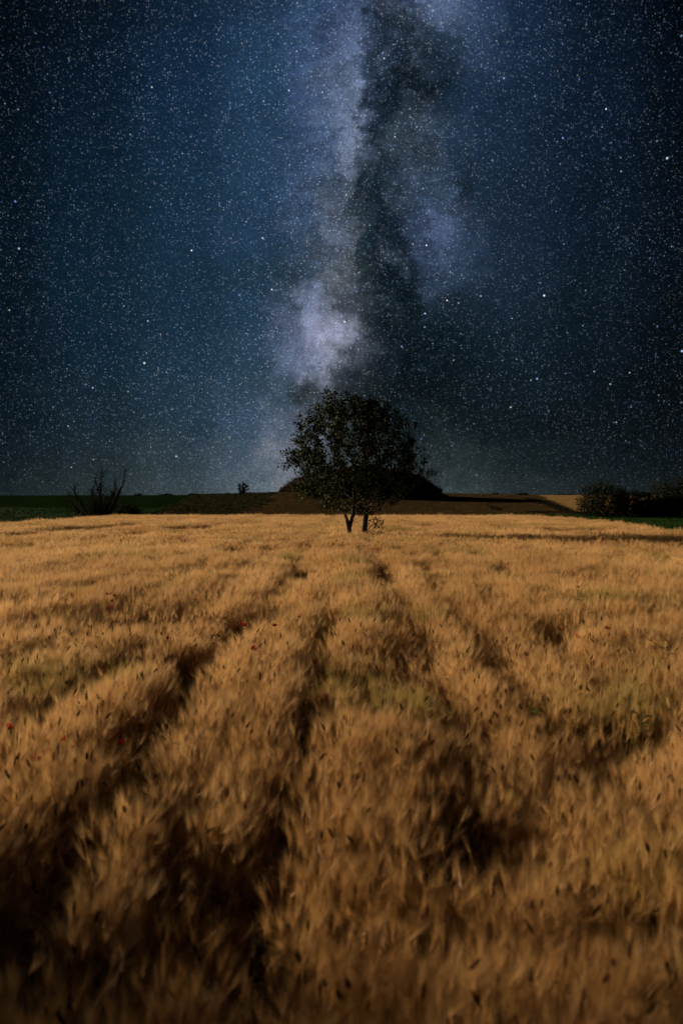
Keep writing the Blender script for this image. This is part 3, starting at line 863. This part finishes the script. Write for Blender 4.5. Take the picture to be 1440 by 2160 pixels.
bush('bush', 1336, 1376, 1038, 140, 'small far bush seen through the gap above the hedge', 'bush', None, 1500, 0.30, 7)
bush('bush', 246, 300, 1064, 66, 'low dark bush beside the dead shrub at the edge of the barley', 'bush', None, 4500, 0.14, 8, holes=-0.6)
FT = 'far bushes on the skyline'
for k, (a_, b_, t_, Y_, lab) in enumerate([
    (1088, 1116, 1040, 158, 'round far bush on the crest of the stubble slope'),
    (1038, 1052, 1041, 168, 'small far bush halfway between the mound and the round one'),
    (1172, 1196, 1042, 220, 'flat far bush behind the golden field'),
    (1196, 1206, 1043, 220, 'tiny far bush just beside the flat one behind the golden field'),
    (284, 300, 1042, 168, 'dark far bush on the meadow skyline just beside the dead shrub'),
    (336, 366, 1042, 168, 'wide far bush on the meadow skyline'),
    (396, 422, 1041, 190, 'round far bush where meadow and hay rows meet'),
    (428, 452, 1043, 190, 'low far bush on the skyline before the small tree'),
    (474, 488, 1041, 185, 'thin far bush close beside the small skyline tree'),
    (488, 500, 1044, 180, 'low far bush at the foot of the small skyline tree')]):
    bush('bush', a_, b_, t_, Y_, lab, 'bush', FT, 500, 0.34, 20 + k, holes=-0.6, base=ground_at(at_depth((a_ + b_) / 2, 1045, Y_).x, Y_) - 0.2)

# small tree with three upright limbs on the skyline
def small_tree():
    Y = 150.0
    cx = at_depth(511, 1045, Y).x; z0 = ground_at(cx, Y)
    o = empty('tree', (cx, Y, z0), 'small open tree with three leafy limbs on the skyline slope', 'tree')
    s = Y / FPX
    b = MB(); lf = []
    rg = np.random.default_rng(4)
    limbs = [[(0, 0), (-4, 7), (-6, 15), (-6, 23)], [(1, 0), (2, 8), (2, 16), (2, 26)], [(1, 2), (5, 6), (9, 10), (15, 12)], [(2, 6), (6, 14), (10, 18), (13, 19)], [(5, 14), (8, 20), (9, 24)]]
    for q, L in enumerate(limbs):
        pts = [Vector((x * s, rg.normal(0, 0.1), z * s)) for x, z in L]
        b.tube(pts, list(np.linspace(0.09, 0.02, len(pts))), 5, 0)
        for i in range(len(pts) - 1):
            n = (160 if q < 2 else 30)
            f = rg.random((n, 1)); a0 = np.array(pts[i]); a1 = np.array(pts[i + 1])
            lf.append(a0 + (a1 - a0) * f + rg.normal(0, (0.15 if q < 2 else 0.07), (n, 3)))
    link(b.obj('trunk', M_DEADBARK, o))
    V_, F_ = leaf_cloud(np.concatenate(lf), 0.22, 3, 0, 0.6)
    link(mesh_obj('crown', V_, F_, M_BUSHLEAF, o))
small_tree()

# ------------------------------------------------------------------ the dead shrub
def dead_shrub():
    Y = 65.0
    c = at_depth(208, 1092, Y)
    o = empty('dead_shrub', (c.x, Y, 0), 'bare dead shrub with long fanned stems at the field edge', 'shrub')
    s = Y / FPX
    rg = random.Random(12)
    b = MB(); tw = MB()
    def P2(px, py, dy=0.0): return Vector(((px - 208) * s, dy, (1100 - py) * s + 0.0))
    def limb(L, r0, r1, twigs, dy=0.0):
        pts = [P2(x, y, dy * k / len(L)) for k, (x, y) in enumerate(L)]
        fine = []
        for k in range(len(pts) - 1):
            for q in range(3):
                f = q / 3
                fine.append(pts[k].lerp(pts[k + 1], f) + Vector((rg.gauss(0, .02), rg.gauss(0, .04), 0)))
        fine.append(pts[-1])
        n = len(fine)
        b.tube(fine, [1.35 * (r0 + (r1 - r0) * k / (n - 1)) for k in range(n)], 6, 0)
        for t in range(twigs):
            k = rg.randrange(n // 4, n); p = fine[k]
            d = (fine[min(k + 1, n - 1)] - fine[max(k - 1, 0)]).normalized()
            d = (d + Vector((rg.gauss(0, .5), rg.gauss(0, .5), rg.gauss(0.35, .35)))).normalized()
            q = p; rr = 0.014
            for e in range(rg.randrange(3, 7)):
                d2 = (d + Vector((rg.gauss(0, .25), rg.gauss(0, .25), rg.gauss(0.08, .2)))).normalized()
                q2 = q + d2 * rg.uniform(0.10, 0.2)
                tw.tube([q, q2], [rr, rr * 0.8], 3, 0); q = q2; rr *= 0.8; d = d2
    limb([(226, 1092), (232, 1075), (240, 1055), (250, 1032), (258, 1014), (260, 1000), (263, 983)], 0.10, 0.018, 60, 0.4)
    limb([(214, 1092), (213, 1070), (212, 1045), (214, 1022), (216, 1005), (217, 992)], 0.09, 0.022, 60, -0.3)
    limb([(212, 1040), (207, 1022), (203, 1010), (202, 1000)], 0.045, 0.02, 30)
    limb([(217, 998), (220, 990), (222, 984)], 0.03, 0.012, 8)
    limb([(216, 998), (214, 990)], 0.025, 0.012, 6)
    limb([(200, 1094), (188, 1080), (176, 1058), (166, 1040), (160, 1028), (163, 1020)], 0.085, 0.022, 50, -0.6)
    limb([(190, 1094), (178, 1080), (160, 1066), (146, 1050), (143, 1036)], 0.08, 0.018, 45, 0.5)
    limb([(184, 1085), (170, 1076), (154, 1068)], 0.05, 0.015, 25)
    limb([(222, 1092), (226, 1070), (232, 1046), (238, 1030), (239, 1012)], 0.06, 0.014, 60, 0.8)
    limb([(228, 1060), (238, 1040), (244, 1024), (246, 1012)], 0.035, 0.012, 40)
    limb([(205, 1092), (200, 1068), (194, 1046), (190, 1034)], 0.05, 0.013, 55, 0.9)
    limb([(210, 1092), (206, 1065), (202, 1044), (200, 1030)], 0.05, 0.013, 55, -0.9)
    for k in range(170):                                      # a thicket of thin upright shoots
        x0 = rg.gauss(206, 17); lean = rg.gauss((x0 - 206) * 0.5, 6); top = rg.gauss(1048, 13)
        dy = rg.gauss(0, .6)
        pts = [P2(x0, 1096, dy), P2(x0 + lean * .5, (1096 + top) / 2, dy), P2(x0 + lean, top, dy)]
        tw.tube(pts, [0.02, 0.014, 0.006], 3, 0)
        for e in range(5):
            p = pts[1].lerp(pts[2], rg.random()); q = p + Vector((rg.gauss(0, .18), rg.gauss(0, .18), rg.uniform(.05, .3)))
            tw.tube([p, q], [0.009, 0.004], 3, 0)
    st = link(b.obj('stems', M_DEADBARK, o, True))
    link(tw.obj('twigs', M_DEADBARK, st))
    rg2 = np.random.default_rng(3)
    cl = []
    for (px, py, n, sd) in ((212, 1022, 150, .35), (205, 1026, 90, .3), (233, 1034, 220, .45), (243, 1032, 140, .35), (215, 1084, 1500, 0.8), (190, 1088, 900, 0.7), (234, 1086, 500, 0.45)):
        cl.append(np.array(P2(px, py)) + rg2.normal(0, 1, (n, 3)) * np.array([sd, sd, sd * 0.6]))
    cl = np.concatenate(cl); cl = cl[cl[:, 2] > 0]
    V_, F_ = leaf_cloud(cl, 0.12, 6, 0.1, 0.5)
    link(mesh_obj('leaves', V_, F_, M_BUSHLEAF, o))
dead_shrub()

# broken branch lying on the slope beside the low dark bush
def fallen_branch():
    Y = 64.0; c = at_depth(302, 1088, Y)
    o = empty('fallen_branch', (c.x, Y, 0.0), 'dead branch leaning out of the low dark bush towards the hay rows', 'branch')
    s = Y / FPX; b = MB()
    b.tube([Vector((-16 * s, 0, 6 * s)), Vector((0, 0, 10 * s)), Vector((14 * s, .1, 17 * s)), Vector((21 * s, .1, 24 * s))], [0.06, 0.05, 0.03, 0.01], 6, 0)
    b.tube([Vector((0, 0, 10 * s)), Vector((8 * s, .2, 18 * s)), Vector((10 * s, .2, 26 * s))], [0.035, 0.02, 0.008], 5, 0)
    b.tube([Vector((8 * s, .05, 13.5 * s)), Vector((20 * s, .2, 16 * s))], [0.025, 0.008], 5, 0)
    link(b.obj('wood', M_DEADBARK, o))
fallen_branch()

# ------------------------------------------------------------------ the burial mound
MY = 132.0
def mound():
    c = at_depth(760, 1045, MY); s = MY / FPX
    z0 = ground_at(c.x, MY) - 0.6
    prof_d = np.array([0, 30, 60, 90, 110, 125, 140, 152, 162, 176, 200]) * s
    prof_h = np.array([992, 993, 996, 1001, 1006, 1011, 1018, 1026, 1034, 1042, 1052.0])
    prof_h = at_depth(760, 0, MY).z * 0 + np.array([at_depth(760, h, MY).z for h in prof_h]) - z0
    nr, na = 60, 160
    rr = np.linspace(0, 200 * s, nr); aa = np.linspace(0, 2 * math.pi, na, endpoint=False)
    Rr, Aa = np.meshgrid(rr, aa, indexing='ij')
    H = np.interp(Rr, prof_d, prof_h)
    X = Rr * np.cos(Aa); Y = Rr * np.sin(Aa) * 0.8
    H = H + 0.12 * fbm(X / 1.5, Y / 1.5, 4, 3) * (Rr > 0)
    H[-1] -= 1.0
    V = np.stack([X, Y, H], 2).reshape(-1, 3)
    i, j = np.meshgrid(np.arange(nr - 1), np.arange(na), indexing='ij')
    j2 = (j + 1) % na
    F = np.stack([i * na + j, (i + 1) * na + j, (i + 1) * na + j2, i * na + j2], 2).reshape(-1, 4)
    o = link(mesh_obj('hill', V, F, M_HILL, smooth=True)); o.location = (c.x, MY, z0)
    tag(o, 'dark burial mound rising behind the lone tree', 'mound', kind='structure')
    rg = np.random.default_rng(2)
    n = 26000
    r = 172 * s * np.sqrt(rg.random(n)); a = rg.uniform(0, 2 * math.pi, n)
    x, y = r * np.cos(a), r * np.sin(a) * 0.8
    h = np.interp(r, prof_d, prof_h) + np.abs(rg.normal(0, 0.25, n)) * (1 + 0.8 * fbm(x / 2.0, y / 2.0, 9, 2))
    V_, F_ = leaf_cloud(np.stack([x, y, h], 1), 0.32, 12, -0.8, 0.35)
    sc = link(mesh_obj('scrub', V_, F_, M_SCRUB)); sc.location = o.location
    tag(sc, 'low brown scrub covering the burial mound', 'scrub', kind='stuff')
mound()

# ------------------------------------------------------------------ grass beside the field
def grass_tuft(seed, n, h, w, rad_, mat=None):
    rg = random.Random(seed); b = MB()
    for k in range(n):
        a = rg.uniform(0, 6.283); r = rad_ * math.sqrt(rg.random()); p = Vector((r * math.cos(a), r * math.sin(a), 0))
        d = Vector((rg.gauss(0, .35), rg.gauss(0, .35), 1)).normalized(); L = h * rg.uniform(.5, 1.2)
        sd = rnd_side(rg, d)
        b.ribbon([p, p + d * L * .6, p + d * L + Vector((rg.gauss(0, .1), rg.gauss(0, .1), -.1 * L))], [w, w * .9, w * .15], sd, 0)
    return b.obj('grass_tuft', mat or M_GRASS)
M_RANK = plain_leaf('rank grass', (0.006, 0.006, 0.003), (0.016, 0.015, 0.006), 0.1, 0.8)
grass_src = source_collection('grass tufts', [grass_tuft(500 + k, 16, 0.32, 0.028, 0.35) for k in range(6)])
rank_src = source_collection('rank grass tufts', [grass_tuft(600 + k, 14, 0.26, 0.03, 0.4, M_RANK) for k in range(6)])
def grass(name, x, y, label, seed, s0=1.0, src=None):
    rg = np.random.default_rng(seed); n = len(x)
    k = np.clip(0.9 + 0.6 * fbm(x / 2.5, y / 2.5, seed, 3), .35, 1.6) * s0
    scatter(name, np.stack([x, y, terrain(x, y)], 1), np.stack([x * 0, x * 0, rg.uniform(0, 6.28, n)], 1), np.stack([k * 0 + 1.2, k * 0 + 1.2, k], 1), rg.integers(0, 6, n), {}, src or grass_src, label, 'grass')
rg = np.random.default_rng(9)
x = rg.uniform(13.5, 52, 60000); y = rg.uniform(27, 86, 60000)
k = (x > F_RIGHT(y) + 0.2) & (x < 0.56 * y + 3) & ((y < 78) | (rg.random(len(y)) < 0.6))
grass('verge_grass', x[k], y[k], 'dark green grass strip between the barley and the hedge', 11)
x = rg.uniform(-60, -14, 60000); y = rg.uniform(36, 100, 60000)
k = ((x < F_LEFT(y) - 0.2) | (y > 62)) & (x > -0.56 * y - 3) & (x / y < b1(y))
grass('meadow_grass', x[k], y[k], 'dark green grass of the meadow behind the dead shrub', 12)


def on_terrain(px, py):
    """Where the line of sight meets the rising ground behind the field: used to measure the place."""
    d = px_ray(px, py); Y = np.linspace(62, 400, 4000)
    X = d.x / d.y * Y; Z = CAM_Z + d.z / d.y * Y
    hit = np.nonzero(Z <= terrain(X, Y))[0]
    k = hit[0] if len(hit) else -1
    return np.array([X[k], Y[k]])
def border(pts, n, width):
    q = np.array([on_terrain(*p) for p in pts]); f = rg.random(n) * (len(q) - 1); i = np.minimum(f.astype(int), len(q) - 2); f = (f - i)[:, None]
    return q[i] * (1 - f) + q[i + 1] * f + rg.normal(0, width, (n, 2))
bx = np.concatenate([np.stack([rg.uniform(-8, 14, 2600), rg.uniform(62, 66, 2600)], 1),
                     border([(1026, 1052), (1028, 1062), (1040, 1072), (1050, 1077)], 160, 0.25),
                     border([(1108, 1051), (1140, 1059), (1165, 1068), (1200, 1080)], 500, 0.5),
                     border([(1130, 1082), (1215, 1082), (1260, 1088)], 700, 0.9)])
grass('border_grass', bx[:, 0], bx[:, 1], 'dark rank grass along the borders of the stubble slope', 13, 0.8, rank_src)


M_HAY = plain_leaf('cut hay', (0.022, 0.024, 0.009), (0.060, 0.058, 0.022), 0.1, 0.9)
M_STUB = plain_leaf('stubble straw', (0.045, 0.030, 0.013), (0.12, 0.080, 0.034), 0.15, 0.9)
hay_src = source_collection('cut hay tufts', [grass_tuft(800 + k, 14, 0.30, 0.04, 0.5, M_HAY) for k in range(5)])
stub_src = source_collection('stubble tufts', [grass_tuft(820 + k, 16, 0.15, 0.03, 0.6, M_STUB) for k in range(5)])
rg = np.random.default_rng(31)
y = rg.uniform(64, 190, 60000); x = (rg.uniform(-0.30, -0.07, 60000)) * y
q = x * 0.80 + y * 0.60 + 1.2 * fbm(x / 12, y / 12, 6, 2)               # windrows run up the slope
k = k_mown(x, y) & (np.abs((q % 4.5) - 2.25) < 0.75)
grass('hay_rows', x[k], y[k], 'olive rows of cut hay on the slope beside the mound', 14, 1.0, hay_src)
y = rg.uniform(63, 175, 26000); x = (rg.uniform(-0.16, 0.31, 26000)) * y
k = k_stub(x, y)
grass('stubble', x[k], y[k], 'short brown stubble on the slope around the mound', 15, 1.0, stub_src)

# green weeds growing in the open wheel ruts
weed_src = source_collection('rut weeds', [grass_tuft(700 + k, 26, 0.62, 0.011, 0.12, M_WEED) for k in range(6)])
rg = np.random.default_rng(77)
x = np.concatenate([rg.normal(-1.40, 0.16, 1500), rg.normal(1.40, 0.25, 500), rg.normal(2.35, 0.35, 350)]); y = np.concatenate([rg.uniform(3.2, 13, 1500), rg.uniform(3.2, 8, 500), rg.normal(4.7, 0.5, 350)])
k = fbm(x / 0.6, y / 1.0, 88, 3) > 0.02
x, y = x[k], y[k]; n = len(x)
scatter('rut_weeds', np.stack([x, y, x * 0], 1), eulers(rg.normal(0.05, .1, n), rg.normal(0, .1, n), rg.uniform(0, 6.28, n)), np.stack([np.ones(n), np.ones(n), rg.uniform(.6, 1.15, n)], 1), rg.integers(0, 6, n), {}, weed_src, 'yellowish green weeds growing in the wheel ruts', 'weeds')

# ------------------------------------------------------------------ poppies and weeds
m, t = mat_new('poppy petal')
finish(t, leafy(t, (0.30, 0.009, 0.006), 0.3, 0.6, 0.2)); M_POPPY = m
M_POPPYSTEM = plain_leaf('poppy stem', (0.04, 0.05, 0.015), (0.07, 0.08, 0.02))
m, t = mat_new('poppy heart'); finish(t, bsdf(t, (0.006, 0.006, 0.007), 0.8)); M_HEART = m

def petal(ang, r, cup, seed):
    rg = random.Random(seed); V = []; F = []
    nu, nv = 5, 7
    for i in range(nu):
        f = i / (nu - 1)
        for j in range(nv):
            g = (j / (nv - 1) - .5) * 2
            a = ang + g * 0.85 * (0.25 + 0.75 * math.sqrt(f))
            rr = r * f * (1 - 0.12 * g * g) + 0.0
            z = r * (cup * f * f + 0.10 * math.sin(g * 6 + seed) * f * f) + rg.gauss(0, r * 0.02)
            V.append((rr * math.cos(a), rr * math.sin(a), z))
    for i in range(nu - 1):
        for j in range(nv - 1): F.append((i * nv + j, i * nv + j + 1, (i + 1) * nv + j + 1, (i + 1) * nv + j))
    return V, F

def poppy(px, py, label, r=0.034, hz=0.90, seed=0, tilt=0.6):
    p = on_plane(px, py, hz)
    rg = random.Random(seed)
    o = empty('poppy', (p.x, p.y, 0), label, 'poppy', 'red poppies scattered through the barley')
    b = MB(); dx_ = rg.gauss(0, .05)
    b.tube([Vector((-dx_, 0, 0)), Vector((0, 0, hz * .6)), Vector((0.01, -.005, hz - .02)), Vector((0, -.01, hz))], [0.003, 0.0025, 0.0022, 0.003], 5, 0)
    link(b.obj('stem', M_POPPYSTEM, o))
    rot = Matrix.Translation((0, -.01, hz)) @ Matrix.Rotation(rg.uniform(0, 6.28), 4, 'Z') @ Matrix.Rotation(tilt * rg.uniform(.5, 1.3), 4, 'X')
    for k in range(4):
        V_, F_ = petal(k * math.pi / 2 + (0.2 if k % 2 else 0), r * (1.0 if k % 2 else 1.08), 0.75 if k % 2 else 0.6, seed * 9 + k)
        link(mesh_obj('petal', [tuple(rot @ Vector(v)) for v in V_], F_, M_POPPY, o, smooth=True))
    h = MB(); h.tube([Vector((0, 0, 0)), Vector((0, 0, r * .25)), Vector((0, 0, r * .5)), Vector((0, 0, r * .55))], [r * .12, r * .26, r * .22, 0.001], 7, 0)
    hv = h.obj('seed_capsule', M_HEART, o); hv.data.transform(rot); link(hv)

for k, (px, py, r, lab) in enumerate([
    (1215, 1345, 0.050, 'largest open red poppy on the right side of the field beside the tall weeds'),
    (1182, 1328, 0.034, 'dark red poppy just above and left of the largest open poppy'),
    (1280, 1327, 0.038, 'orange red poppy to the right of the largest open poppy'),
    (238, 1284, 0.050, 'lowest and largest poppy of the small cluster far left in the field'),
    (226, 1254, 0.036, 'left upper poppy of the small cluster on the left of the field'),
    (235, 1253, 0.034, 'middle upper poppy of the small cluster on the left of the field'),
    (241, 1257, 0.042, 'right upper poppy of the small cluster on the left of the field'),
    (238, 1269, 0.032, 'poppy in the middle of the small cluster, above its largest flower'),
    (415, 1263, 0.036, 'single poppy between the left cluster and the left wheel rut'),
    (513, 1320, 0.046, 'dark red poppy growing right in the left wheel rut'),
    (579, 1321, 0.044, 'red poppy just to the right of the left wheel rut'),
    (536, 1369, 0.038, 'brownish red poppy below the two at the wheel rut'),
    (355, 1347, 0.030, 'faded orange poppy half sunk in barley left of the wheel rut'),
    (632, 1302, 0.030, 'small dark poppy between the wheel rut and the row towards the tree'),
    (767, 1272, 0.034, 'small dark poppy in the row that runs straight to the tree'),
    (1217, 1239, 0.036, 'most distant poppy on the right half of the field'),
    (704, 1196, 0.036, 'most distant poppy near the middle of the field in front of the tree'),
    (20, 1536, 0.036, 'bright poppy close to the left edge of the picture'),
    (105, 1589, 0.040, 'brightest poppy of the near group at lower left'),
    (76, 1605, 0.036, 'soft orange poppy at lower left beside the brightest near one'),
    (138, 1560, 0.032, 'dark poppy at lower left above the brightest near one'),
    (257, 1568, 0.032, 'dark red poppy over the deep shadow of the left wheel rut')]):
    poppy(px, py, lab, r * 0.78, 0.94 + 0.04 * ((k * 7) % 3) / 2, 60 + k)

def weed(px, py, label, seed, H=1.0, n=7):
    """A tall weed: crooked branching stem with narrow leaves and seed heads."""
    rg = random.Random(seed)
    p = on_plane(px, py, H)
    o = empty('weed', (p.x, p.y, 0), label, 'weed', 'tall weeds standing out of the barley')
    b = MB(); lv = MB()
    pts = [Vector((0, 0, 0))]
    for k in range(6): pts.append(pts[-1] + Vector((rg.gauss(0.005, .02), rg.gauss(0, .02), H / 6)))
    b.tube(pts, [0.005, 0.005, 0.0045, 0.004, 0.0035, 0.003, 0.002], 5, 0)
    for k in range(n):
        z = rg.uniform(0.62, 0.98); i = min(5, int(z * 6)); q = pts[i].lerp(pts[i + 1], z * 6 - i)
        a = rg.uniform(0, 6.28); d = Vector((math.cos(a), math.sin(a), rg.uniform(.4, 1.2))).normalized(); L = rg.uniform(.07, .18)
        e = q + d * L
        b.tube([q, q.lerp(e, .5) + Vector((0, 0, -.01)), e], [0.0025, 0.002, 0.0015], 4, 0)
        lv.ribbon([e - d * .01, e + d * .02, e + d * .05], [0.003, 0.014, 0.002], rnd_side(rg, d), 0)
        lv.ribbon([q, q + Vector((d.y, -d.x, .4)) * .06, q + Vector((d.y, -d.x, .1)) * .13], [0.004, 0.016, 0.002], d, 0)
    link(b.obj('stem', M_POPPYSTEM, o)); link(lv.obj('leaves', M_WEED, o))
for k, (px, py, lab, H) in enumerate([
    (1186, 1292, 'dark branching weed above the two poppies on the right of the field', 1.0),
    (1248, 1312, 'dark branching weed between the largest poppy and the orange red one', 0.98),
    (1222, 1262, 'slender upright weed below the most distant poppy on the right', 1.05),
    (1400, 1352, 'tall pale green weed near the right edge in the middle of the field', 1.12),
    (1104, 1496, 'weed with dark seed heads in the right foreground of the field', 0.95),
    (1352, 1500, 'weed with dark heads over the greenish patch at the right edge', 0.95),
    (212, 1296, 'crooked weed just left of the poppy cluster', 0.98),
    (552, 1322, 'low leafy weed between the two poppies at the left wheel rut', 0.92)]):
    weed(px, py, lab, 300 + k, H, 9)
